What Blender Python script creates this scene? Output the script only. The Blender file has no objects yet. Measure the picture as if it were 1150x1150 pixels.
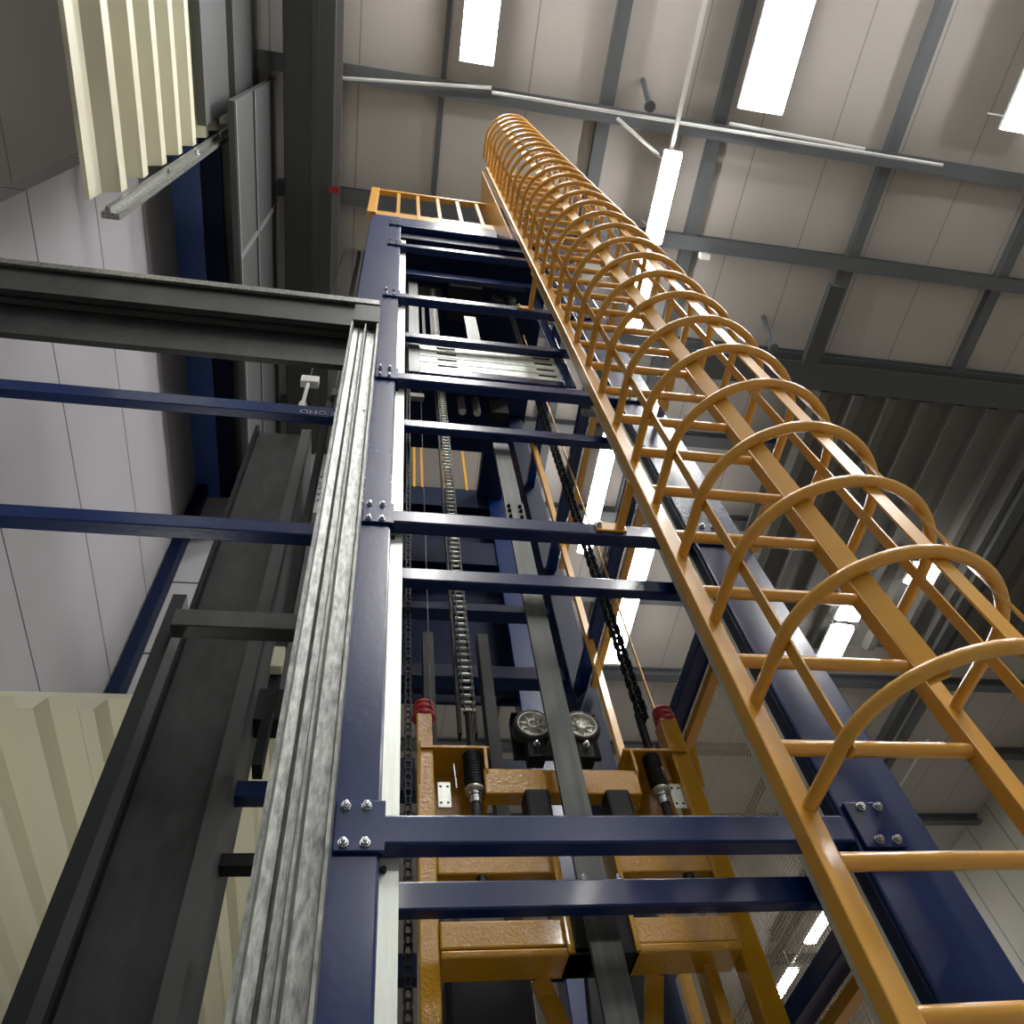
import bpy, bmesh, math, random
from mathutils import Vector, Matrix
random.seed(4)
EYE = 1.5          # camera height above the floor; heights in the lists below are measured from the camera
sc = bpy.context.scene
COL = sc.collection

# ------------------------------------------------------------------ camera, world, exposure
YAW, PITCH, ROLL = [math.radians(v) for v in (18.085, 55.49, -11.548)]
F = Vector((math.sin(YAW)*math.cos(PITCH), math.cos(YAW)*math.cos(PITCH), math.sin(PITCH)))
r0 = Vector((math.cos(YAW), -math.sin(YAW), 0)); u0 = r0.cross(F)
Rv = r0*math.cos(ROLL)+u0*math.sin(ROLL); Uv = -r0*math.sin(ROLL)+u0*math.cos(ROLL)
cam = bpy.data.cameras.new('camera'); co = bpy.data.objects.new('camera', cam); COL.objects.link(co)
m = Matrix((Rv, Uv, -F)).transposed().to_4x4(); m.translation = (0, 0, EYE); co.matrix_world = m
cam.sensor_width = 36; cam.lens = 895.6/1150*36; cam.shift_x = -7/1150; cam.shift_y = 36/1150
cam.clip_start = .02; cam.clip_end = 200
sc.camera = co
w = bpy.data.worlds.new('world'); sc.world = w; w.use_nodes = True
bg = w.node_tree.nodes['Background']; bg.inputs[0].default_value = (.95, .93, .88, 1); bg.inputs[1].default_value = .16
sc.view_settings.view_transform = 'Standard'; sc.view_settings.look = 'None'
sc.view_settings.gamma = 1; sc.view_settings.use_curve_mapping = False
sc.view_settings.exposure = 0.62
LAMP = 42.0

# ------------------------------------------------------------------ materials
def srgb(r, g, b):
    f = lambda c: c/12.92 if c <= .04045 else ((c+.055)/1.055)**2.4
    return (f(r/255), f(g/255), f(b/255), 1)
def mat(name, col, rough=.5, metal=0., spec=.5, coat=0., noise=None, bump=None, emit=None):
    M = bpy.data.materials.new(name); M.use_nodes = True; nt = M.node_tree; N = nt.nodes; L = nt.links
    b = N['Principled BSDF']; b.inputs['Base Color'].default_value = col
    b.inputs['Roughness'].default_value = rough; b.inputs['Metallic'].default_value = metal
    b.inputs['Specular IOR Level'].default_value = spec; b.inputs['Coat Weight'].default_value = coat
    b.inputs['Coat Roughness'].default_value = .08
    if emit:
        b.inputs['Emission Color'].default_value = emit[0]; b.inputs['Emission Strength'].default_value = emit[1]
    g = N.new('ShaderNodeNewGeometry')
    if noise:       # (scale xyz, second colour, contrast low, high)
        mp = N.new('ShaderNodeMapping'); mp.inputs['Scale'].default_value = noise[0]
        n = N.new('ShaderNodeTexNoise'); n.inputs['Scale'].default_value = 1; n.inputs['Detail'].default_value = 6
        n.inputs['Roughness'].default_value = .65
        r = N.new('ShaderNodeValToRGB'); r.color_ramp.elements[0].position = noise[2]; r.color_ramp.elements[1].position = noise[3]
        r.color_ramp.elements[0].color = col; r.color_ramp.elements[1].color = noise[1]
        L.new(g.outputs['Position'], mp.inputs[0]); L.new(mp.outputs[0], n.inputs[0]); L.new(n.outputs[0], r.inputs[0])
        L.new(r.outputs[0], b.inputs['Base Color'])
    if bump:        # (scale, strength, distance)
        n2 = N.new('ShaderNodeTexNoise'); n2.inputs['Scale'].default_value = bump[0]; n2.inputs['Detail'].default_value = 3
        bp = N.new('ShaderNodeBump'); bp.inputs['Strength'].default_value = bump[1]; bp.inputs['Distance'].default_value = bump[2]
        L.new(g.outputs['Position'], n2.inputs[0]); L.new(n2.outputs[0], bp.inputs['Height']); L.new(bp.outputs[0], b.inputs['Normal'])
    return M
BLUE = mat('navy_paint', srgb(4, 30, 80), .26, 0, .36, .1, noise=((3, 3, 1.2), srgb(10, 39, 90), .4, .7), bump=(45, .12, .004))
BLUED = mat('dull_navy_paint', srgb(8, 22, 50), .5, 0, .12)  # darker, duller navy for rear, overhead and trim parts
YEL = mat('orange_yellow_paint', srgb(206, 152, 56), .3, 0, .5, .35, bump=(60, .1, .003))
YELR = mat('wet_orange_paint', srgb(182, 134, 16), .17, 0, .6, .6, bump=(95, .4, .006))
GALV = mat('galvanised_steel', srgb(92, 95, 93), .42, .65, .5, noise=((90, 90, 22), srgb(160, 161, 157), .34, .7), bump=(55, .25, .003))
GALVL = mat('bright_zinc', srgb(200, 208, 200), .38, .45, .5, noise=((30, 30, 3), srgb(226, 230, 222), .35, .65))
DARK = mat('dark_steel', srgb(48, 50, 50), .5, .1, .2, noise=((8, 8, 3), srgb(64, 67, 66), .35, .7))
DARKG = mat('charcoal_sheet', srgb(74, 76, 76), .6, 0, .35)
GIRD = mat('girder_blue_lit', srgb(48, 80, 150), .4)  # light falling on the girder is put into this paler blue
GREYG = mat('grey_sheet', srgb(118, 116, 118), .6, 0, .3)
BLACK = mat('black_steel', srgb(24, 25, 27), .5, .1, .2)
RUB = mat('black_rubber', srgb(26, 26, 27), .6)
WIRE = mat('mesh_wire', srgb(150, 138, 116), .5)
RED = mat('red_rubber', srgb(160, 28, 34), .45)
ZINC = mat('zinc_bolt', srgb(205, 210, 215), .22, .9)
BAR = mat('brushed_bar', srgb(60, 62, 61), .4, .45, .4, noise=((40, 40, 2), srgb(84, 86, 84), .35, .7))
ALU = mat('cast_aluminium', srgb(190, 190, 180), .35, .7)
TUBE = mat('lamp_diffuser', (1, 1, 1, 1), .5, emit=((1, .985, .96, 1), LAMP))
WHITE = mat('white_enamel', srgb(215, 215, 212), .45)
CONC = mat('concrete', srgb(120, 118, 112), .7, noise=((1, 1, 1), srgb(140, 137, 130), .3, .7))
CREAM = mat('cream_cladding', srgb(205, 203, 180), .45)
DECK = mat('deck_sheet', srgb(92, 90, 86), .6, 0, .2)
PURL = mat('grey_purlin', srgb(92, 95, 98), .5, .1)
CHALK = mat('chalk', srgb(150, 155, 165), .9)
def panel_mat(name, col, joint, pitch, width, axis='X', off=0., rough=.55):
    M = mat(name, col, rough, 0, .3); nt = M.node_tree; N = nt.nodes; L = nt.links; b = N['Principled BSDF']
    g = N['Geometry']; sp = N.new('ShaderNodeSeparateXYZ'); L.new(g.outputs['Position'], sp.inputs[0])
    a = N.new('ShaderNodeMath'); a.operation = 'ADD'; a.inputs[1].default_value = off+100*pitch; L.new(sp.outputs[axis], a.inputs[0])
    q = N.new('ShaderNodeMath'); q.operation = 'MODULO'; q.inputs[1].default_value = pitch; L.new(a.outputs[0], q.inputs[0])
    c = N.new('ShaderNodeMath'); c.operation = 'LESS_THAN'; c.inputs[1].default_value = width; L.new(q.outputs[0], c.inputs[0])
    n = N.new('ShaderNodeTexNoise'); n.inputs['Scale'].default_value = .8; L.new(g.outputs['Position'], n.inputs[0])
    m0 = N.new('ShaderNodeMixRGB'); m0.inputs[1].default_value = col; m0.inputs[2].default_value = tuple(v*.88 for v in col[:3])+(1,)
    L.new(n.outputs[0], m0.inputs[0])
    mx = N.new('ShaderNodeMixRGB'); L.new(c.outputs[0], mx.inputs[0]); L.new(m0.outputs[0], mx.inputs[1]); mx.inputs[2].default_value = joint
    L.new(mx.outputs[0], b.inputs['Base Color'])
    return M
CEIL = panel_mat('ceiling_panels', srgb(184, 178, 173), srgb(140, 135, 131), 1.1, .018, 'X', .58)
LWALL = panel_mat('grey_wall_panels', srgb(160, 158, 162), srgb(60, 60, 60), 1.3, .02, 'Z', .2)

# ------------------------------------------------------------------ builders
class MB:
    """collects shapes (x, y, height above the camera) into one mesh"""
    def __init__(s): s.v = []; s.f = []; s.sm = []
    def add(s, vs, fs, smooth=False):
        n = len(s.v); s.v += [tuple(v) for v in vs]; s.f += [tuple(i+n for i in f) for f in fs]; s.sm += [smooth]*len(fs); return s
    def box(s, x0, x1, y0, y1, z0, z1):
        return s.add([(x, y, z) for z in (z0, z1) for y in (y0, y1) for x in (x0, x1)],
                     [(0, 2, 3, 1), (4, 5, 7, 6), (0, 1, 5, 4), (2, 6, 7, 3), (0, 4, 6, 2), (1, 3, 7, 5)])
    def bar(s, a, b, wd, th, up=(0, 0, 1)):
        a, b = Vector(a), Vector(b); d = (b-a).normalized(); u = Vector(up)
        sx = d.cross(u); sx = sx.normalized() if sx.length > 1e-6 else Vector((1, 0, 0)); ux = sx.cross(d).normalized()
        vs = [p+sx*i*wd/2+ux*j*th/2 for p in (a, b) for j in (-1, 1) for i in (-1, 1)]
        return s.add(vs, [(0, 2, 3, 1), (4, 5, 7, 6), (0, 1, 5, 4), (2, 6, 7, 3), (0, 4, 6, 2), (1, 3, 7, 5)])
    def tube(s, pts, r, n=10, closed=False):
        pts = [Vector(p) for p in pts]; k = len(pts); vs = []; prev = None
        for i, p in enumerate(pts):
            d = (pts[min(i+1, k-1)]-pts[max(i-1, 0)]).normalized()
            if prev is None:
                t = Vector((0, 0, 1)) if abs(d.z) < .9 else Vector((1, 0, 0)); prev = d.cross(t).normalized()
            prev = (prev-d*prev.dot(d)).normalized(); q = d.cross(prev)
            vs += [p+(prev*math.cos(2*math.pi*j/n)+q*math.sin(2*math.pi*j/n))*r for j in range(n)]
        fs = [(i*n+j, i*n+(j+1) % n, (i+1)*n+(j+1) % n, (i+1)*n+j) for i in range(k-1) for j in range(n)]
        s.add(vs, fs, True); s.add(vs[:n], [tuple(range(n-1, -1, -1))]); return s.add(vs[-n:], [tuple(range(n))])
    def cyl(s, a, b, r, n=16): return s.tube([a, b], r, n)
    def ring(s, c, ax, prof, n=28):
        """lathe: prof = [(along, radius)...] about axis ax through c"""
        c = Vector(c); ax = Vector(ax).normalized(); t = Vector((0, 0, 1)) if abs(ax.z) < .9 else Vector((1, 0, 0))
        e = ax.cross(t).normalized(); g = ax.cross(e); m_ = len(prof)
        vs = [c+ax*a+(e*math.cos(2*math.pi*j/n)+g*math.sin(2*math.pi*j/n))*r for a, r in prof for j in range(n)]
        return s.add(vs, [(i*n+j, i*n+(j+1) % n, (i+1)*n+(j+1) % n, (i+1)*n+j) for i in range(m_-1) for j in range(n)], True)
    def prism(s, prof, z0, z1):
        n = len(prof); vs = [(x, y, z0) for x, y in prof]+[(x, y, z1) for x, y in prof]
        return s.add(vs, [(j, (j+1) % n, n+(j+1) % n, n+j) for j in range(n)]+[tuple(range(n-1, -1, -1)), tuple(range(n, 2*n))])
    def poly(s, pts, vec):
        n = len(pts); vec = Vector(vec); vs = [Vector(p) for p in pts]; vs += [p+vec for p in vs]
        return s.add(vs, [(j, (j+1) % n, n+(j+1) % n, n+j) for j in range(n)]+[tuple(range(n-1, -1, -1)), tuple(range(n, 2*n))])
    def build(s, name, m_, parent=None, bevel=0, origin=None):
        if parent is not None:
            o0 = Vector(parent['_o'])
        elif origin: o0 = Vector(origin)
        else:
            xs, ys, zs = zip(*s.v); o0 = Vector(((min(xs)+max(xs))/2, (min(ys)+max(ys))/2, min(zs)))
        me = bpy.data.meshes.new(name); me.from_pydata([tuple(Vector(v)-o0) for v in s.v], [], s.f); me.update()
        for p, q in zip(me.polygons, s.sm): p.use_smooth = q
        bm = bmesh.new(); bm.from_mesh(me); bmesh.ops.recalc_face_normals(bm, faces=bm.faces); bm.to_mesh(me); bm.free()
        me.materials.append(m_); o = bpy.data.objects.new(name, me); COL.objects.link(o)
        o['_o'] = tuple(o0)
        if parent is not None: o.parent = parent
        else: o.location = (o0.x, o0.y, o0.z+EYE)
        if bevel:
            b = o.modifiers.new('bevel', 'BEVEL'); b.width = bevel; b.segments = 2; b.limit_method = 'ANGLE'
        return o
def thing(name, label, cat, loc, group=None):
    o = bpy.data.objects.new(name, None); COL.objects.link(o); o.location = (loc[0], loc[1], loc[2]+EYE); o['_o'] = tuple(loc)
    o.empty_display_size = .1; return tag(o, label, cat, group)
def tag(o, label, cat, group=None):
    o['label'] = label; o['category'] = cat
    if group: o['group'] = group
    return o
def struct(o, label=None):
    o['kind'] = 'structure'
    if label: o['label'] = label
    return o
def sub(name, mb, m_, parent, bevel=0):
    """part under a part: vertices are stored relative to the thing's origin"""
    return mb.build(name, m_, parent, bevel)
def hexbolt(c, ax, r, h):
    b = MB(); c = Vector(c); ax = Vector(ax)
    b.ring(c, ax, [(0, r*1.25), (.003, r*1.25), (.003, r)], 14); b.tube([c, c+ax*h], r, 6)
    b.ring(c+ax*h, ax, [(0, r*.62), (h*.45, r*.55), (h*.5, .0002)], 12)
    for i in range(len(b.sm)): b.sm[i] = False
    return b

# ------------------------------------------------------------------ the hall
CZ = 12.0
struct(MB().box(-6, 16, -20, 32, CZ, CZ+.2).build('ceiling', CEIL))
struct(MB().box(-12, 20, -12, 34, -EYE-.2, -EYE).build('floor', CONC))
struct(MB().box(16, 16.2, -7, 32, -EYE, CZ+.2).build('wall_right', panel_mat('right_wall', srgb(170, 166, 156), srgb(90, 88, 84), 1.0, .03, 'Y')))
struct(MB().box(-6, 16, 32, 32.2, -EYE, CZ+.2).build('wall_back', panel_mat('back_wall', srgb(160, 155, 145), srgb(90, 88, 84), 1.0, .03, 'X')))
# ribbed cream cladding, left
def ribbed_x(x, y0, y1, z0, z1, pitch, d):      # sheet facing +x, ribs along Y
    prof = []; z = z0
    while z < z1:
        prof += [(x, z), (x, z+pitch*.45), (x+d, z+pitch*.6), (x+d, z+pitch*.85)]; z += pitch
    prof += [(x-.03, z), (x-.03, z0)]
    n = len(prof); b = MB(); vs = [(a, y0, c) for a, c in prof]+[(a, y1, c) for a, c in prof]
    return b.add(vs, [(j, (j+1) % n, n+(j+1) % n, n+j) for j in range(n)]+[tuple(range(n)), tuple(range(2*n-1, n-1, -1))])
struct(MB().box(-2.6, -2.45, 1.4, 6, 3.6, CZ).build('wall_left', LWALL))
struct(ribbed_x(-1.95, -4, 1.34, 5.8, 12, .55, .1).build('wall_left', CREAM))
struct(MB().box(-2.45, -.62, 6.0, 6.15, 3.7, CZ).build('wall_end', panel_mat('end_wall_panels', srgb(172, 172, 174), srgb(60, 60, 62), 1.25, .03, 'Z', .6)))
# ribbed canopy roof under the end wall, ribs along Y
def ribbed_z(z, x0, x1, y0, y1, pitch, d):
    prof = []; x = x0
    while x < x1:
        prof += [(x, z), (x+pitch*.45, z), (x+pitch*.6, z-d), (x+pitch*.85, z-d)]; x += pitch
    prof += [(x, z+.04), (x0, z+.04)]
    n = len(prof); b = MB(); vs = [(a, y0, c) for a, c in prof]+[(a, y1, c) for a, c in prof]
    return b.add(vs, [(j, (j+1) % n, n+(j+1) % n, n+j) for j in range(n)]+[tuple(range(n)), tuple(range(2*n-1, n-1, -1))])
tag(ribbed_z(3.6, -3.4, -.3, 3.6, 16, .32, .09).build('canopy_roof', CREAM), 'cream ribbed sheet canopy seen from below behind the wide charcoal column', 'roof')
# ceiling purlins (X) and joists (Y)
k = 1
for y in (.80, 2.26, 3.80, 5.4, 7.0, 8.8, 10.8, 13, 15.5, 18.5, 22, 26):
    b = MB().box(-2.4, 16, y-.09, y+.09, CZ-.04, CZ-.001).box(-2.4, 16, y-.01, y+.01, CZ-.22, CZ-.04).box(-2.4, 16, y-.1, y+.1, CZ-.24, CZ-.22)
    struct(b.build('trim_%d' % k, PURL)); k += 1
for x in (2.68, 4.28, 6.9, 9.5, 12.5):
    struct(MB().box(x-.09, x+.09, -6, 31, CZ-.13, CZ-.001).build('trim_%d' % k, PURL)); k += 1
struct(MB().box(.47, .53, -6, 4, CZ-.05, CZ-.001).build('trim_%d' % k, PURL)); k += 1
# deep girder and ribbed deck over the right of the hall
b = MB().box(4.6, 16, 3.72, 4.15, 11.42, 11.46).box(4.6, 15.95, 3.92, 3.95, 11.46, CZ-.01)
tag(b.build('steel_girder', DARKG), 'deep dark girder crossing at the right behind the cage hoops', 'girder')
tag(ribbed_z(11.62, 6.6, 15.8, 4.2, 9.6, .62, .12).build('roof_deck', DECK), 'grey ribbed roof deck at the right edge behind the cage', 'roof deck')
for i, (x, y0, y1) in enumerate(((6.5, 2.5, 3.72), (11.5, 4.2, 20))):
    tag(MB().box(x-.12, x+.12, y0, y1, 11.3, 11.34).box(x-.015, x+.015, y0, y1, 11.34, 11.6).build('steel_beam', DARKG), ('short dark beam at the right edge above the dark girder', 'dark beam far right under the ribbed deck')[i], 'beam')
# lamps: trunking along Y with tubes under it
def lamp(x, y0, y1, z, wd, label, group=None):
    t = thing('ceiling_lamp', label, 'lamp', (x, (y0+y1)/2, z), group)
    MB().box(x-wd*.5, x+wd*.5, y0, y1, z+.05, z+.1).box(x-wd*.25, x+wd*.25, y0, y1, z+.1, z+.14).build('housing', WHITE, t, .006)
    MB().box(x-wd*.46, x+wd*.46, y0+.02, y1-.02, z-.02, z+.05).build('diffuser', TUBE, t, .02)
    MB().box(x-.01, x+.01, y0+.15, y0+.17, z+.14, CZ).box(x-.01, x+.01, y1-.17, y1-.15, z+.14, CZ).build('hanger', WHITE, t)
    return t
lamp(3.53, 1.05, 2.24, 11.2, .25, 'bright twin-tube ceiling lamp right of the cage top, below the thin hanging rod')
lamp(3.53, 2.33, 3.45, 11.2, .25, 'bright ceiling lamp seen through the upper cage hoops')
lamp(.85, -2.6, .45, 11.2, .42, 'ceiling lamp above the first conduit, over the cage top')
for lx, lb in ((.85, 'left one'), (4.55, 'middle one'), (8.2, 'right one')):  # extra row added out of view to light the mast from behind the camera
    lamp(lx, -6.8, -3.6, 11.2, .5, 'added ceiling lamp, unseen behind the viewpoint, %s of the rear row' % lb)
for lx, lb in ((.9, 'left one'), (5.6, 'middle one'), (11.5, 'right one')):
    lamp(lx, -16.5, -13.2, 11.2, .5, 'ceiling lamp far behind the viewpoint, %s of the farthest row' % lb)
lamp(8.2, -3.0, .2, 11.2, .5, 'ceiling lamp past the right edge, right of the glaring top lamp')
lamp(4.55, -3.0, .46, 11.2, .62, 'wide glaring ceiling lamp at the top edge of the photo')
lamp(3.58, 4.6, 7.45, 11.2, .26, 'long bright ceiling lamp seen between the blue braces left of the ladder')
lamp(4.6, 7.0, 7.95, 11.2, .46, 'wide bright lamp just left of the ladder rail under a blue beam')
lamp(4.6, 8.25, 9.95, 11.2, .44, 'wide bright lamp seen above the right red bumper')
lamp(9.08, 8.3, 8.65, 11.2, .5, 'short bright lamp at the right behind the big blue post')
lamp(9.08, 8.8, 9.75, 11.2, .5, 'round glaring lamp at the right edge beside the blue post')
lamp(10.2, 7.2, 7.7, 11.2, .6, 'glaring lamp patch at the right edge above the lower hoops')
lamp(12.55, 18.5, 20.0, 11.2, .36, 'small distant lamp seen through the mesh, nearer of the low pair')
lamp(12.55, 21.3, 22.9, 11.2, .36, 'small distant lamp seen through the mesh, farther of the low pair')
lamp(8.0, 17.2, 18.2, 11.2, .5, 'small distant lamp above the lowest orange carriage bar')
for x, y0, y1, lb in ((3.53, -3, 1.05, 'thin white lighting trunk running to the lamp beside the cage top'), (12.55, 12, 26, 'thin white trunk linking the two distant lamps')):
    tag(MB().box(x-.025, x+.025, y0, y1, 11.34, 11.38).build('lighting_trunk', WHITE), lb, 'trunking')
for i, (a, b_) in enumerate((((-.8, .86, 11.62), (1.1, .7, 11.62)), ((1.1, .74, 11.5), (7.5, .74, 11.5)), ((4.3, .66, 11.55), (6.3, .70, 11.55)), ((2.75, .8, 11.45), (3.4, 1.15, 11.45)))):
    tag(MB().cyl(a, b_, .022, 8).build('conduit', WHITE), ('white conduit along the first purlin, top left', 'long white conduit along the first purlin from the cage top to the right edge',
        'short second white conduit under the glaring top lamp', 'thin diagonal white conduit near the rod of the top lamp')[i], 'conduit')
for i, p in enumerate(((3.1, .6, 11.3), (5.8, 3.5, 11.3))):
    b = MB().cyl((p[0], p[1], p[2]), (p[0]+.03, p[1]-.25, CZ), .035, 8).cyl((p[0], p[1], p[2]-.05), (p[0], p[1], p[2]+.02), .07, 10)
    tag(b.build('hanging_bracket', PURL), ('short grey hanging bracket left of the top lamp', 'short grey hanging bracket at right above the dark roof deck')[i], 'bracket')
tag(MB().box(4.42, 4.56, 2.36, 2.44, 11.62, 11.78).build('junction_box', WHITE, None, .01), 'small white junction box on the second purlin', 'box')

# left side overhead
t = thing('wall_girder', 'blue girder, coloured as if lit, running back along the grey left wall', 'girder', (-2.28, 4, 9.85))
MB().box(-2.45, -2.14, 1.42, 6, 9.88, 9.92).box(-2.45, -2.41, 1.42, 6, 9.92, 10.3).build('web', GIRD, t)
MB().box(-2.14, -1.92, 1.42, 6, 9.9, 9.93).build('flange', BLUED, t)
tag(MB().box(-2.1, -1.62, 1.42, 6, 10.0, 10.04).build('soffit_panel', DARKG), 'dark grey soffit strip right of the blue girder', 'panel')
t = thing('bulkhead', 'dark grey bulkhead with pale edge strips, overhead at left', 'bulkhead', (-1.62, 3, 9))
MB().box(-1.66, -1.6, 1.0, 6, 9.0, 12).build('panel', DARKG, t)
for z in (9.0, 10.15, 11.8): MB().box(-1.6, -1.58, 1.0, 6, z, z+.05).build('edge_strip', GREYG, t)
MB().box(-1.6, -1.58, 2.45, 2.5, 9.05, 11.8).build('cross_strip', GREYG, t)
t = thing('ceiling_duct', 'wide grey duct running back under the ceiling at upper left', 'duct', (-1.1, 3, 11.4))
MB().box(-1.44, -.82, -3, 6, 11.4, 11.7).build('duct_body', DARKG, t, .02)
MB().box(-.82, -.74, -3, 6, 11.42, 11.46).build('edge_flange', GREYG, t)
MB().box(-1.1, -1.02, -3, 6, 11.37, 11.4).build('seam', DARKG, t)
MB().box(-.87, -.74, 2.08, 2.16, 11.37, 11.4).build('red_marker', RED, t)['label'] = 'small red marker'
t = thing('cladding_post', 'galvanised angle post along the edge of the cream cladding, top left', 'post', (-1.8, 1.4, 5.7))
MB().box(-1.86, -1.75, 1.38, 1.42, 5.7, 12).box(-1.83, -1.80, 1.345, 1.38, 5.7, 12).build('angle', GALV, t)
for z in (7.2, 8.2, 9.3, 10.5): hexbolt((-1.8, 1.38, z), (0, -1, 0), .03, .03).build('bolt', ZINC, t)
for i, (z0, z1) in enumerate(((8.6, 9.9), (10.15, 11.9))):
    tag(MB().box(-1.86, -1.80, -4, 1.2, z0, z1).box(-1.80, -1.78, -4, 1.2, z0, z0+.04).build('cladding_rail', DARKG), ('lower dark rail along the cream cladding at the top left corner', 'upper dark rail along the cream cladding, next to the grey bulkhead')[i], 'rail')
# wide column and small things behind
t = thing('wide_column', 'very wide charcoal steel column leaning into view at the left', 'column', (-.8, 3.25, -EYE))
MB().box(-1.03, -.68, 3.2, 3.22, -EYE, 6.4).build('face_plate', DARK, t)
MB().box(-1.06, -1.03, 3.14, 3.6, -EYE, 6.4).build('edge_flange', BLACK, t)
MB().box(-.68, -.60, 3.14, 3.17, -EYE, 6.4).box(-.63, -.6, 3.17, 3.6, -EYE, 6.4).build('lip', DARKG, t)
t = thing('corner_post', 'blue corner post standing against the pale end wall at left', 'post', (-2.35, 5.9, 3.7))
MB().box(-2.43, -2.3, 5.8, 5.98, 3.7, 11.9).build('shaft', BLUED, t, .01)
t = thing('junction_box', 'small white lit box hanging above the writing on the left blue beam', 'box', (-.7, 2.9, 6.8))
MB().box(-.76, -.6, 2.95, 3.02, 7.0, 7.14).build('casing', WHITE, t, .008)
MB().cyl((-.69, 2.99, 7.1), (-.69, 2.99, 11.7), .008, 6).build('hanger_rod', DARK, t)
MB().cyl((-.69, 2.98, 6.5), (-.69, 2.98, 7.0), .018, 8).cyl((-.69, 2.98, 6.45), (-.69, 2.98, 6.56), .035, 8).build('stem', WHITE, t)
t = thing('junction_box', 'dim grey box beside the white lit box, next to the galvanised channel', 'box', (-.45, 2.9, 6.6))
MB().box(-.47, -.35, 2.95, 3.02, 6.75, 6.9).build('casing', DARKG, t, .008)
MB().cyl((-.41, 2.99, 6.9), (-.41, 2.99, 12), .008, 6).build('hanger_rod', DARK, t)
MB().cyl((-.41, 2.98, 6.2), (-.41, 2.98, 6.75), .025, 8).build('stem', DARKG, t)
t = thing('control_box', 'small cream box on the dark post behind the galvanised channel', 'box', (-.44, 3, 3.2))
MB().box(-.5, -.44, 2.94, 3.0, 3.2, 3.36).build('casing', CREAM, t, .006)
t = thing('inner_post', 'slim black post between the wide column and the galvanised channel', 'post', (-.46, 3.05, -EYE))
MB().box(-.5, -.455, 3.0, 3.1, 2.6, CZ).build('shaft', BLACK, t)

tag(MB().box(-1.3, -.62, 5.9, 5.96, 3.7, 9.5).build('dark_panel', DARKG), 'dark sheet panel on the end wall behind the wide column', 'panel')
t = thing('added_fill_light', 'added fill light, unseen behind the wide column, brightening the cream canopy', 'lamp', (-1.6, 4.4, -EYE))  # unseen light source added to brighten the canopy underside
MB().cyl((-1.6, 4.4, -EYE), (-1.6, 4.4, -.6), .02, 8).box(-1.8, -1.4, 4.25, 4.55, -EYE, -EYE+.03).box(-1.75, -1.45, 4.3, 4.5, -.62, -.52).build('stand', BLACK, t)
ld = bpy.data.lights.new('added_fill', 'AREA'); ld.energy = 34; ld.size = .25; ld.color = (1, .97, .88)
lo = bpy.data.objects.new('added_fill_area', ld); COL.objects.link(lo); lo.parent = t; lo.location = (0, 0, EYE-.5); lo.rotation_euler = (math.pi, 0, 0)
# cross members left of the mast
def xbeam(x0, x1, y0, y1, z0, z1, m_, label, name='cross_beam', bev=.004):
    return tag(MB().box(x0, x1, y0, y1, z0, z1).build(name, m_, None, bev), label, 'beam')
t = thing('channel_beam', 'galvanised channel beam crossing above the tall galvanised guide channel', 'beam', (-1, 1.48, 4.5))
MB().box(-2.4, -.06, 1.44, 1.5, 4.66, 4.70).box(-2.4, -.06, 1.44, 1.445, 4.62, 4.66).build('top_flange', GALV, t)
MB().box(-2.4, -.06, 1.47, 1.5, 4.3, 4.66).build('web', DARK, t)
t = thing('channel_beam', 'dark deep channel beam directly below the galvanised one at left', 'beam', (-1, 1.56, 3.95))
MB().box(-2.4, -.2, 1.54, 1.6, 4.37, 4.42).build('top_flange', DARKG, t)
MB().box(-2.4, -.2, 1.57, 1.6, 3.97, 4.37).build('web', DARK, t)
bb = xbeam(-2.4, -.212, 1.55, 1.592, 3.30, 3.40, BLUE, 'upper blue cross beam at left carrying chalk writing')
cu = bpy.data.curves.new('chalk', 'FONT'); cu.body = 'OHO 3'; cu.size = .05; cu.extrude = .0008
fo = bpy.data.objects.new('tmp', cu); COL.objects.link(fo)
dg = bpy.context.evaluated_depsgraph_get(); me = bpy.data.meshes.new_from_object(fo.evaluated_get(dg)); bpy.data.objects.remove(fo)
me.materials.append(CHALK); tx = bpy.data.objects.new('chalk_writing', me); COL.objects.link(tx); tx.parent = bb
tx.location = (-.365+1.306, -.023, .012); tx.rotation_euler = (math.pi/2, 0, 0); tx['label'] = 'pale handwritten characters'
xbeam(-2.4, -.212, 1.55, 1.60, 2.352, 2.426, BLUE, 'second blue cross beam at left, level with the second post plate')
xbeam(-.56, -.212, 1.55, 1.60, 1.845, 1.92, DARK, 'black cross beam at left below the two blue ones')
xbeam(-.66, -.4, 3.35, 3.5, 3.22, 3.46, BLACK, 'short thick black stub beam beside the wide column')
xbeam(-.64, -.4, 3.3, 3.38, 2.66, 2.76, BLUE, 'short blue stub beam low beside the wide column')
xbeam(-.68, -.4, 3.3, 3.38, 2.28, 2.35, BLACK, 'lowest short black stub beam beside the wide column')
tag(MB().box(-.6, -.56, 1.6, 1.68, .2, 2.05).build('hanging_strut', BLACK), 'black strut at the left edge joining the black cross beam', 'strut')
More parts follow.
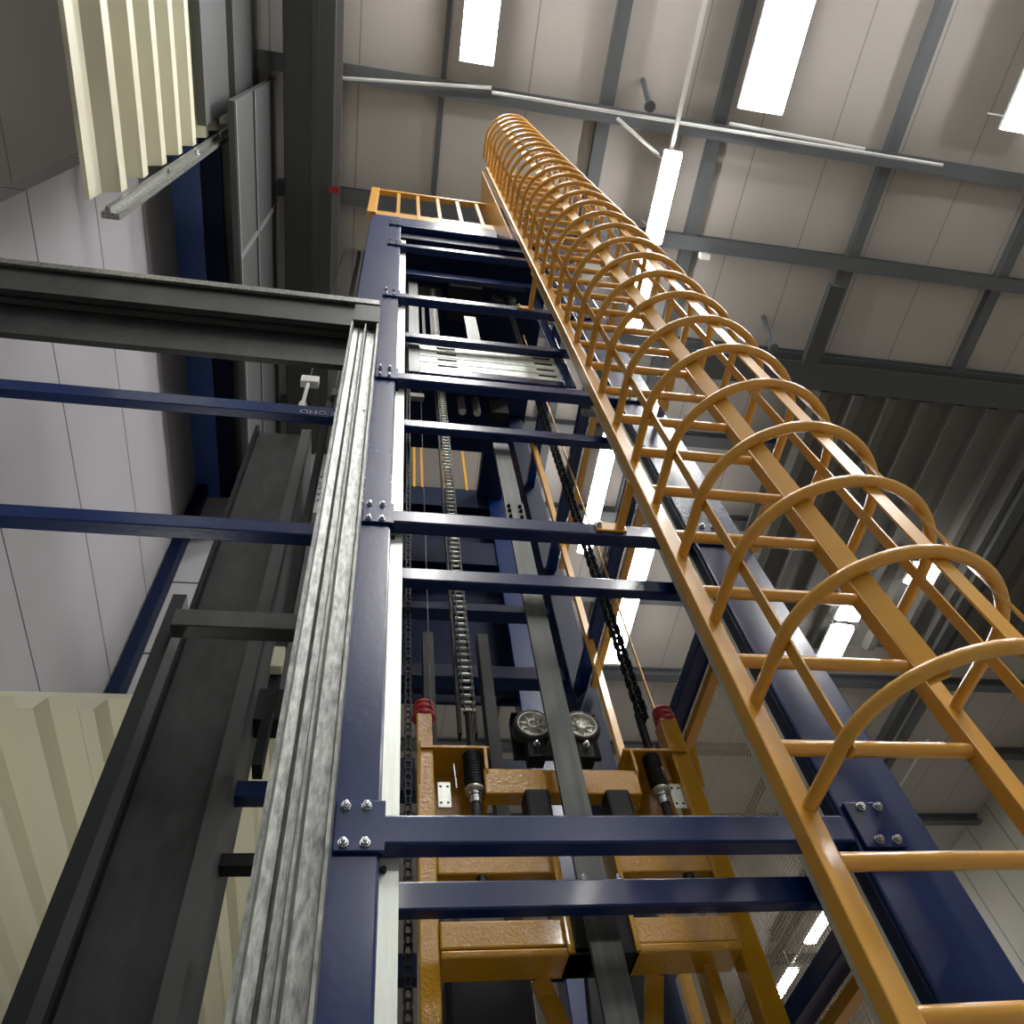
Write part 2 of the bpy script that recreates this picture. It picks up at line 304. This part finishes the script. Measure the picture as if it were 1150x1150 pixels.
# tall galvanised guide channel
gx0, gy = -.186, 1.35
prof = [(0, 0), (.010, 0), (.012, .03), (.034, .034), (.038, .024), (.043, .034), (.060, .036), (.064, .006), (.071, .006),
        (.076, .040), (.116, .044), (.119, 0), (.126, 0), (.128, .056), (.0, .056)]
t = thing('guide_channel', 'tall scratched galvanised guide channel standing in front of the left blue post', 'channel', (-.11, gy, -EYE))
MB().prism([(gx0+x*1.06, gy+y) for x, y in prof], -EYE, 4.02).build('profile', GALV, t)
MB().box(-.12, -.112, gy+.02, gy+.036, 2.1, 2.35).build('splice_pin', GALVL, t)
for i, z in enumerate((2.32, 2.36, 2.4, 2.44, 2.48)):
    MB().cyl((gx0-.0, gy+.04, z), (gx0-.016, gy+.04, z), .007, 6).build('bolt', ZINC, t)
    MB().cyl((gx0+.126, gy+.04, z), (gx0+.14, gy+.04, z), .007, 6).build('bolt', ZINC, t)
hexbolt((-.08, gy+.043, 3.05), (0, -1, 0), .004, .002).build('hole_plug', BLACK, t)
t = thing('end_bracket', 'dark bracket plate closing the top of the galvanised guide channel', 'bracket', (-.11, 1.36, 4.03))
MB().box(-.18, -.05, 1.345, 1.45, 4.03, 4.28).build('plate', DARK, t)

# ------------------------------------------------------------------ the mast
LEV = [1.12, 2.465, 3.81, 5.17, 6.5]
mast = thing('lift_mast', 'tall navy blue lift mast of four posts with bolted cross beams', 'lift mast', (.6, 2.4, -EYE))
TOP = 7.52
for (x0, x1, y0, y1) in ((-.21, .05, 1.55, 1.66), (1.21, 1.434, 1.55, 1.8), (-.21, .02, 3.25, 3.45), (1.21, 1.36, 3.25, 3.45)):
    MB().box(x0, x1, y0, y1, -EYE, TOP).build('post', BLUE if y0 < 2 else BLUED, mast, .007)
for (x0, x1, y) in ((1.22, 1.41, 4.5), (.02, .2, 4.5)):
    MB().box(x0, x1, y, y+.2, -EYE, 8.0).build('rear_post', BLUE, mast, .006)
def fbeam(z, h=.078, y0=1.545, y1=1.60, x0=.05, x1=1.215, m_=BLUE, plates=True):
    b = MB().box(x0, x1, y0, y1, z, z+h).build('cross_beam', m_, mast, .006)
    if plates:
        for px, sgn in ((-.052, 1), (1.225, 1)):
            p = MB().box(px, px+.112, 1.538, 1.549, z-.022, z+.112).build('bolt_plate', BLUE, mast, .002)
            for dx in (.022, .069) if px < 0 else (.042, .09):
                for dz in (.0, .098): sub('bolt', hexbolt((px+dx, 1.538, z-.003+dz), (0, -1, 0), .0095, .011), ZINC, p)
for z in LEV: fbeam(z)
fbeam(7.18, .3, plates=True)
for z in LEV[:4]: MB().box(.08, 1.3, 1.80, 1.845, z, z+.078).build('inner_beam', BLUE, mast, .006)
MB().box(.08, 1.3, 1.80, 1.845, 6.68, 6.8).build('inner_beam', BLUE, mast, .005)
for y0, z0, z1 in ((3.3, 1.15, 1.3), (3.3, 2.7, 2.85), (3.3, 3.55, 3.66), (3.3, 4.2, 4.28), (3.3, 5.3, 5.42), (4.52, 4.75, 4.95), (4.52, 6.5, 6.9), (4.52, 7.6, 8.0), (4.52, 3.9, 4.0), (4.52, 2.4, 2.55), (4.52, 1.8, 1.88)):
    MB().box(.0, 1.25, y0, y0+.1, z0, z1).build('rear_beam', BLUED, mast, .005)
for z in (1.04, 2.25, 3.45, 4.67, 5.9):
    MB().bar((1.27, 1.78, z), (1.27, 3.3, z), .07, .06).build('side_tie', BLUE, mast, .004)
    MB().bar((-.1, 1.66, z), (-.1, 3.3, z), .07, .06).build('side_tie', BLUE, mast, .004)
# dark decking and machinery at the top
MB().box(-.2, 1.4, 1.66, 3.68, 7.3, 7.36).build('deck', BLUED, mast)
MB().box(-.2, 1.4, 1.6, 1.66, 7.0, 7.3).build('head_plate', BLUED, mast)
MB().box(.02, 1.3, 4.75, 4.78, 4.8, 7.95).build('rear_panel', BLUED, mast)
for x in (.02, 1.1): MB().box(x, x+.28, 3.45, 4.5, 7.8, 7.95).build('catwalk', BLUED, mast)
for x in (.22, .31, .95, 1.03):
    MB().box(x, x+.035, 2.5, 2.53, 6.2, 7.28).build('hanger_strap', GALV, mast)
MB().box(.5, .78, 1.95, 2.25, 7.0, 7.3).build('machine_box', BLACK, mast)
MB().box(.5, .78, 1.94, 1.95, 7.0, 7.14).build('cover_plate', GREYG, mast)
MB().box(.52, .74, 2.5, 2.8, 6.85, 7.3).build('machine_box', DARK, mast)
for x in (.4, .9): MB().cyl((x, 2.8, 7.05), (x+.12, 2.8, 7.05), .13, 20).build('pulley', DARK, mast)
for x in (.33, .98): MB().ring((x, 2.0, 7.0), (0, 1, 0), [(0, .02), (0, .11), (.04, .11), (.04, .02)], 24).build('sprocket', DARK, mast)
for x, z in ((.13, 4.38), (1.2, 4.38)): MB().box(x, x+.1, 1.9, 1.93, z+.05, z+.1).build('angle_clip', GREYG, mast)
for x, z in ((.72, 6.85), (.86, 6.85)): MB().cyl((x, 3.05, z), (x, 3.05, z+.3), .035, 10).build('roller', ALU, mast)
MB().box(.98, 1.15, 3.0, 3.1, 6.8, 7.2).build('machine_box', BLACK, mast)
for x in (.38, .47, .72, .98): MB().box(x, x+.03, 4.5, 4.53, 7.95, 9.2).build('yellow_bar', YEL, mast)
# side flange facing on right post
MB().box(1.2, 1.21, 1.56, 1.64, -EYE, TOP).build('post_trim', BLUED, mast)

t = thing('guide_strip', 'bright zinc guide strip running up beside the left blue post', 'guide rail', (.08, 1.66, -EYE))
MB().box(.052, .095, 1.60, 1.605, -EYE, 6.9).box(.09, .095, 1.605, 1.64, -EYE, 6.9).build('strip', GALVL, t)
for z in LEV: MB().cyl((.06, 1.59, z-.03), (.06, 1.6, z-.03), .008, 8).build('bolt', BLACK, t)
t = thing('guide_strip', 'second zinc guide strip half hidden along the right blue post', 'guide rail', (1.2, 1.66, -EYE))
MB().box(1.165, 1.2, 1.60, 1.605, -EYE, 6.9).box(1.165, 1.17, 1.605, 1.735, -EYE, 6.9).build('strip', GALVL, t)
t = thing('guide_bar', 'long flat grey bar running down the middle of the mast between two wheels', 'guide rail', (.635, 1.885, -EYE))
MB().box(.588, .672, 1.88, 1.895, -EYE, 3.86).build('bar', BAR, t, .002)
sp = MB().box(.585, .675, 1.872, 1.88, 3.02, 3.22).build('splice_plate', BAR, t)
for x in (.602, .655):
    for z in (3.05, 3.09, 3.14, 3.18): sub('bolt', hexbolt((x, 1.872, z), (0, -1, 0), .008, .01), BLACK, sp)

# platform guardrail
t = thing('guardrail', 'yellow guardrail on top of the blue mast left of the cage', 'guardrail', (.35, 1.56, 7.52))
for x in (-.19, .02, .205, .4, .595, .79): MB().box(x-.016, x+.016, 1.55, 1.58, 7.52, 8.62).build('baluster', YEL, t)
MB().box(-.25, -.17, 1.53, 1.6, 7.52, 8.64).build('end_post', YEL, t, .006)
MB().box(-.25, .92, 1.54, 1.59, 8.6, 8.65).build('top_rail', YEL, t, .006)
MB().box(-.25, .92, 1.56, 1.575, 7.54, 7.72).build('toe_board', YEL, t)
MB().bar((-.22, 1.58, 8.6), (-.22, 3.3, 8.6), .04, .04).build('side_rail', YEL, t)
t = thing('side_screen', 'orange screen plate beside the top of the ladder', 'screen', (.9, 1.5, 7.3))
MB().poly([(.885, 1.36, 9.4), (.885, 1.36, 6.35), (.885, 1.58, 7.5), (.885, 1.72, 7.6), (.885, 1.7, 9.0)], (.012, 0, 0)).build('plate', YEL, t)

# counterweight
t = thing('counterweight_carrier', 'blue rectangular counterweight frame hanging in the upper mast', 'frame', (.66, 1.92, 4.7))
for x in (.135, 1.13): MB().box(x, x+.075, 1.86, 1.875, 4.72, 6.8).build('side_bar', BAR if x < .5 else BLUE, t, .003)
MB().box(.135, 1.2, 1.86, 1.92, 5.24, 5.33).build('retaining_bar', BLUE, t, .005)
MB().box(.2, 1.14, 1.87, 1.95, 4.74, 4.82).build('bottom_bar', BLUE, t, .005)
MB().box(.56, .65, 1.9, 1.91, 5.35, 6.05).build('hanger_bar', BAR, t)
for x in (.24, .3): MB().box(x, x+.022, 1.92, 1.93, 5.33, 6.3).build('tie_rod', BLACK, t)
for i in range(4):
    z = 4.825+i*.105
    b = MB().box(.2, 1.16, 1.87, 1.96, z, z+.096)
    o = b.build('counterweight_slab', GALVL, None, .006)
    tag(o, ('bottom galvanised slab of the counterweight stack', 'second galvanised counterweight slab from the bottom', 'third galvanised counterweight slab from the bottom', 'top galvanised slab of the counterweight stack')[i], 'counterweight', 'galvanised counterweight slabs')
    for a, c in ((.32, .45), (.98, 1.1)): MB().box(a, c, 1.864, 1.872, z+.05, z+.064).build('slot', BLACK, o)

# chains
def chain(x, y, z0, z1, pitch, wd, m_, name, label, depth=.38):
    b = MB(); z = z0; i = 0; pins = []
    while z < z1:
        for s_ in (-1, 1):
            xx = x+s_*(wd*.5 if i % 2 else wd*.36)
            b.box(xx-.002, xx+.002, y-pitch*depth, y+pitch*depth, z-pitch*.12, z+pitch*1.12)
        n0 = len(b.f); b.tube([(x-wd*.6, y-.006, z), (x+wd*.6, y-.006, z)], pitch*.17, 6); pins += range(n0, len(b.f))
        z += pitch; i += 1
    o = b.build(name, BLACK); o.data.materials.append(m_)
    for f in pins: o.data.polygons[f].material_index = 1
    return tag(o, label, 'chain')
chain(.352, 2.0, 1.98, 7.0, .036, .04, ALU, 'lifting_chain', 'long steel lifting chain hanging above the left spring mount')
tag(MB().box(.318, .328, 2.02, 2.06, 1.9, 7.0).box(.376, .383, 2.02, 2.06, 1.9, 7.0).build('chain_guide', BLACK), 'dark guide channel behind the left lifting chain', 'guide rail')
chain(.985, 2.0, 1.965, 7.0, .036, .030, BLACK, 'lifting_chain', 'dark lifting chain running down to the right spring mount', .55)
chain(.137, 1.9, -1.2, 6.6, .026, .018, BLACK, 'counterweight_chain', 'narrow black chain tight beside the bright zinc strip')
tag(MB().cyl((.222, 2.0, 2.0), (.222, 2.0, 7.1), .0025, 6).build('wire_rope', BAR), 'thin wire rope rising from the left red bumper', 'rope')
tag(MB().cyl((1.22, 2.35, 1.9), (1.22, 2.35, 7.1), .006, 6).build('wire_rope', YEL), 'thin yellow rope rising behind the right red bumper', 'rope')

# carriage
car = thing('lift_carriage', 'orange painted lift carriage frame at the bottom of the mast', 'lift carriage', (.64, 2.05, -.6))
for x0, x1 in ((.172, .226), (1.045, 1.112)):
    MB().box(x0, x1, 2.0, 2.07, -.6, 1.97).build('upright', YELR, car, .005)
def cb(x0, x1, z0, z1, y0=2.0, y1=2.06, m_=YELR): return MB().box(x0, x1, y0, y1, z0, z1).build('cross_bar', m_, car, .005)
cb(.385, .9, 1.63, 1.73)
cb(.226, .565, 1.35, 1.43); cb(.75, 1.045, 1.35, 1.43)
cb(.226, .56, 1.13, 1.205, 1.99, 2.05); cb(.75, 1.045, 1.13, 1.205, 1.99, 2.05)
cb(.226, .64, 1.10, 1.12, 1.98, 2.1); cb(.75, 1.045, 1.10, 1.125, 1.98, 2.1)
MB().box(.555, .575, 1.97, 2.1, 1.1, 1.46).box(.74, .755, 1.97, 2.1, 1.1, 1.46).build('gusset', YELR, car, .003)
MB().bar((.82, 2.1, 1.1), (.62, 2.1, .4), .05, .02, (0, 1, 0)).build('brace', YELR, car)
MB().bar((.5, 2.1, 1.1), (.72, 2.12, .4), .05, .02, (0, 1, 0)).build('brace', YELR, car)
MB().box(.95, .985, 2.05, 2.12, -.6, 1.12).build('inner_upright', YELR, car, .004)
for mirror in (0, 1):
    X = (lambda v: v) if not mirror else (lambda v: 1.283-v)
    def mbx(b, x0, x1, *a): x0, x1 = sorted((X(x0), X(x1))); return b.box(x0, x1, *a)
    br = mbx(MB(), .184, .41, 1.99, 2.14, 1.805, 1.817)
    bo = br.build('spring_bracket', YELR, car, .002)
    b = MB(); pr = [(X(.39), 1.99, 1.805), (X(.39), 2.14, 1.805), (X(.39), 2.14, 1.63), (X(.39), 2.06, 1.63), (X(.39), 1.99, 1.72)]
    b.poly(pr, (.01, 0, 0)); sub('side_gusset', b, YELR, bo)
    b = MB(); b.poly([(X(.172), 1.96, 1.805), (X(.172), 2.0, 1.805), (X(.172), 2.0, 1.66)], (.01, 0, 0)); sub('side_gusset', b, YELR, bo)
    sub('back_plate', mbx(MB(), .226, .39, 2.13, 2.14, 1.5, 1.805), YELR, bo)
    c = (.973 if mirror else .354, 2.02)
    s_ = MB(); pts = [(c[0]+.026*math.cos(a*.55), c[1]+.026*math.sin(a*.55), 1.665+a*.0009) for a in range(0, 150)]
    s_.tube(pts, .0055, 6); so = s_.build('spring', BLACK, car); so['label'] = 'black coil spring'
    MB().cyl((c[0], c[1], 1.66), (c[0], c[1], 1.8), .017, 14).build('spring_core', RUB, car)
    MB().ring((c[0], c[1], 1.65), (0, 0, 1), [(0, .01), (0, .031), (.012, .031), (.012, .01)], 24).build('washer', ALU, car)
    n_ = MB().tube([(c[0], c[1], 1.605), (c[0], c[1], 1.63)], .021, 6).tube([(c[0], c[1], 1.634), (c[0], c[1], 1.649)], .023, 6)
    n_.build('nut', ZINC, car)
    MB().cyl((c[0], c[1], 1.25), (c[0], c[1], 1.63), .016, 12).build('rod', RUB, car)
    MB().cyl((c[0], 2.01, 1.81), (c[0], 2.005, 1.99), .015, 10).build('chain_anchor', BLACK, car)
    p_ = mbx(MB(), .237, .279, 2.02, 2.024, 1.592, 1.69).build('hole_plate', GALVL, car, .003)
    for dx in (.247, .269):
        for dz in (1.61, 1.672): sub('hole', MB().cyl((X(dx), 2.0195, dz), (X(dx), 2.0205, dz), .0045, 10), BLACK, p_)
    MB().bar((X(.29), 2.0, 1.745), (X(.295), 2.0, 1.65), .004, .004).build('pin', ZINC, car)
    # red bumper
    rb = MB().ring((X(.2), 2.035, 1.965), (0, 0, 1), [(0, .002), (0, .036), (.01, .041), (.018, .041), (.024, .034), (.03, .034), (.036, .04), (.044, .04), (.05, .033), (.056, .033), (.062, .038), (.072, .036), (.082, .026), (.085, .001)], 24)
    rb.build('bumper', RED, car)['label'] = 'ribbed red rubber bumper'
wp = MB().box(.51, .82, 2.07, 2.09, 1.84, 2.01).box(.51, .82, 2.03, 2.07, 2.005, 2.013).build('wheel_plate', BLACK, car, .003)
for x in (.575, .748):
    MB().ring((x, 2.0, 1.927), (0, 1, 0), [(.05, .05), (.05, .066), (.03, .070), (.01, .070), (-.002, .066), (-.002, .056)], 36).build('tyre', RUB, car)
    wh = MB().ring((x, 2.0, 1.927), (0, 1, 0), [(.0, .057), (-.004, .055), (-.004, .05), (.008, .047), (.012, .024), (-.002, .021), (-.004, .012), (.002, .011)], 36)
    for k_ in range(9):
        a = k_*2*math.pi/9
        wh.bar((x+.02*math.cos(a), 2.008, 1.927+.02*math.sin(a)), (x+.05*math.cos(a), 2.008, 1.927+.05*math.sin(a)), .006, .004, (0, 1, 0))
    wo = wh.build('wheel', ALU, car)
    sub('hub_cap', MB().cyl((x, 1.995, 1.927), (x, 2.01, 1.927), .010, 14), ZINC, wo)
    hexbolt((x, 2.0, 1.835), (0, -1, 0), .009, .012).build('bolt', ZINC, car)
    MB().box(x-.03, x+.03, 2.01, 2.07, 1.79, 1.87).build('axle_block', BLACK, car, .004)
for x in (.54, .8):
    MB().box(x-.04, x+.04, 1.96, 2.04, 1.5, 1.62).build('roller_block', BLACK, car, .01)
MB().box(.56, .75, 1.98, 2.1, 1.1, 1.24).build('mount_block', BLACK, car)
for x in (.585, .68): hexbolt((x, 1.815, 1.198), (0, 0, 1), .009, .014).build('bolt', ZINC, mast)
# drive unit far below behind the carriage
t = thing('drive_unit', 'dark drive unit low behind the orange carriage', 'machine', (.45, 2.8, -.2))
MB().box(.32, .62, 2.7, 3.0, -.2, 1.45).build('housing', BLACK, t, .02)
MB().cyl((.5, 2.6, .95), (.5, 2.7, .95), .1, 24).build('pulley', DARK, t)
MB().bar((.72, 2.6, .4), (.86, 2.75, 1.5), .07, .05, (0, 1, 0)).bar((.82, 2.6, .4), (.99, 2.75, 1.5), .09, .05, (0, 1, 0)).build('arm', BLACK, t, .004)
MB().box(.56, .585, 2.5, 2.52, .98, 1.13).build('limit_switch', WHITE, t, .004)
t = thing('cable_carrier', 'dark upright cable carrier behind the left carriage upright', 'machine', (.3, 3.1, -.4))
MB().box(.3, .36, 3.0, 3.1, -.4, 3.6).box(.62, .68, 3.0, 3.1, .2, 3.6).build('trunk', BLACK, t)

# wire mesh guard in a yellow frame on the right side
t = thing('mesh_guard', 'wire mesh guard in an orange angle frame on the right side of the mast', 'guard', (1.3, 2.5, -EYE))
for y in (2.87,): MB().box(1.225, 1.26, y-.015, y+.02, -EYE, 6.0 if y > 2 else 1.9).build('frame_upright', YEL, t)
for z in (.97, 2.18, 3.38, 4.6): MB().box(1.31, 1.35, 1.86, 3.2, z, z+.035).build('frame_rail', YEL, t)
b = MB(); y = 1.82; r = .0013
def wire(a, c): b.bar(a, c, .0024, .0024)
while y < 3.2: wire((1.36, y, .2), (1.36, y, 2.5)); y += .016
z = .2
while z < 2.5: wire((1.363, 1.82, z), (1.363, 3.2, z)); z += .016
b.build('wire_mesh', WIRE, t)

# ------------------------------------------------------------------ caged ladder
lad = thing('caged_ladder', 'long yellow caged ladder rising up the right side of the blue mast', 'ladder', (1.2, 1.3, .25))
for x0, x1 in ((.903, .953), (1.453, 1.503)):
    MB().box(x0, x1, 1.28, 1.33, .1, 9.2).build('rail', YEL, lad, .004)
z = .295; zs = []
while z < 9.2: zs.append(z); z += .3015
base = MB().cyl((.953, 1.306, 0), (1.453, 1.306, 0), .0195, 14)
def clone(src, z, parent):
    o = src.copy(); COL.objects.link(o); o.parent = parent; o.location = (0, 0, z); return o
rung = None
for z in zs:
    if rung is None:
        rung = base.build('rung', YEL, lad); r_base = z; rung.location = (0, 0, z)
    else: clone(rung, z, lad)
cx, cy, R = 1.212, 1.095, .275
pts = [(cx-R, 1.285, 0), (cx-R, 1.19, 0)]+[(cx+R*math.cos(a), cy+R*math.sin(a), 0) for a in [math.pi+i*math.pi/26 for i in range(27)]]+[(cx+R, 1.19, 0), (cx+R, 1.285, 0)]
hz = [1.013+.3155*i for i in range(29)]; hoop = None
for z in hz:
    if hoop is None:
        hoop = MB().tube(pts, .0162, 10).cyl((cx-R-.012, 1.279, 0), (cx-R+.012, 1.279, 0), .012, 8).build('hoop', YEL, lad); hoop.location = (0, 0, z)
    else: clone(hoop, z, lad)
for deg in (180, 231, 271, 311, 360):
    a = math.radians(deg); n = Vector((math.cos(a), math.sin(a), 0)); tg = Vector((-n.y, n.x, 0)); c = Vector((cx, cy, 0))+n*(R-.015)
    wd = .021 if deg in (231, 271) else .016
    v = [c+tg*wd-n*.003, c-tg*wd-n*.003, c-tg*wd+n*.003, c+tg*wd+n*.003]
    MB().prism([(q.x, q.y) for q in v], hz[0]-.02, hz[-1]+.02).build('cage_strap', YEL, lad)
for i, z in enumerate((2.465, 3.81, 5.17, 6.5)):
    for xc in ((.88, 1.478) if i in (0, 2) else (1.478,)):
        b = MB().box(xc+.02, xc+.05, 1.33, 1.54, z+.03, z+.055).box(xc-.06, xc+.06, 1.535, 1.545, z+.02, z+.075) if xc < 1 else MB().box(xc-.02, xc+.02, 1.33, 1.6, z+.03, z+.055).box(xc-.05, xc+.02, 1.55, 1.6, z+.02, z+.075)
        k_ = b.build('standoff', YEL, lad, .002)
        for dx in (-.045, .045) if xc < 1 else (-.03,):
            sub('nut', hexbolt((xc+dx, 1.535 if xc < 1 else 1.55, z+.047), (0, -1, 0), .011, .012), ZINC, k_)

for o in bpy.data.objects:
    if '_o' in o.keys(): del o['_o']
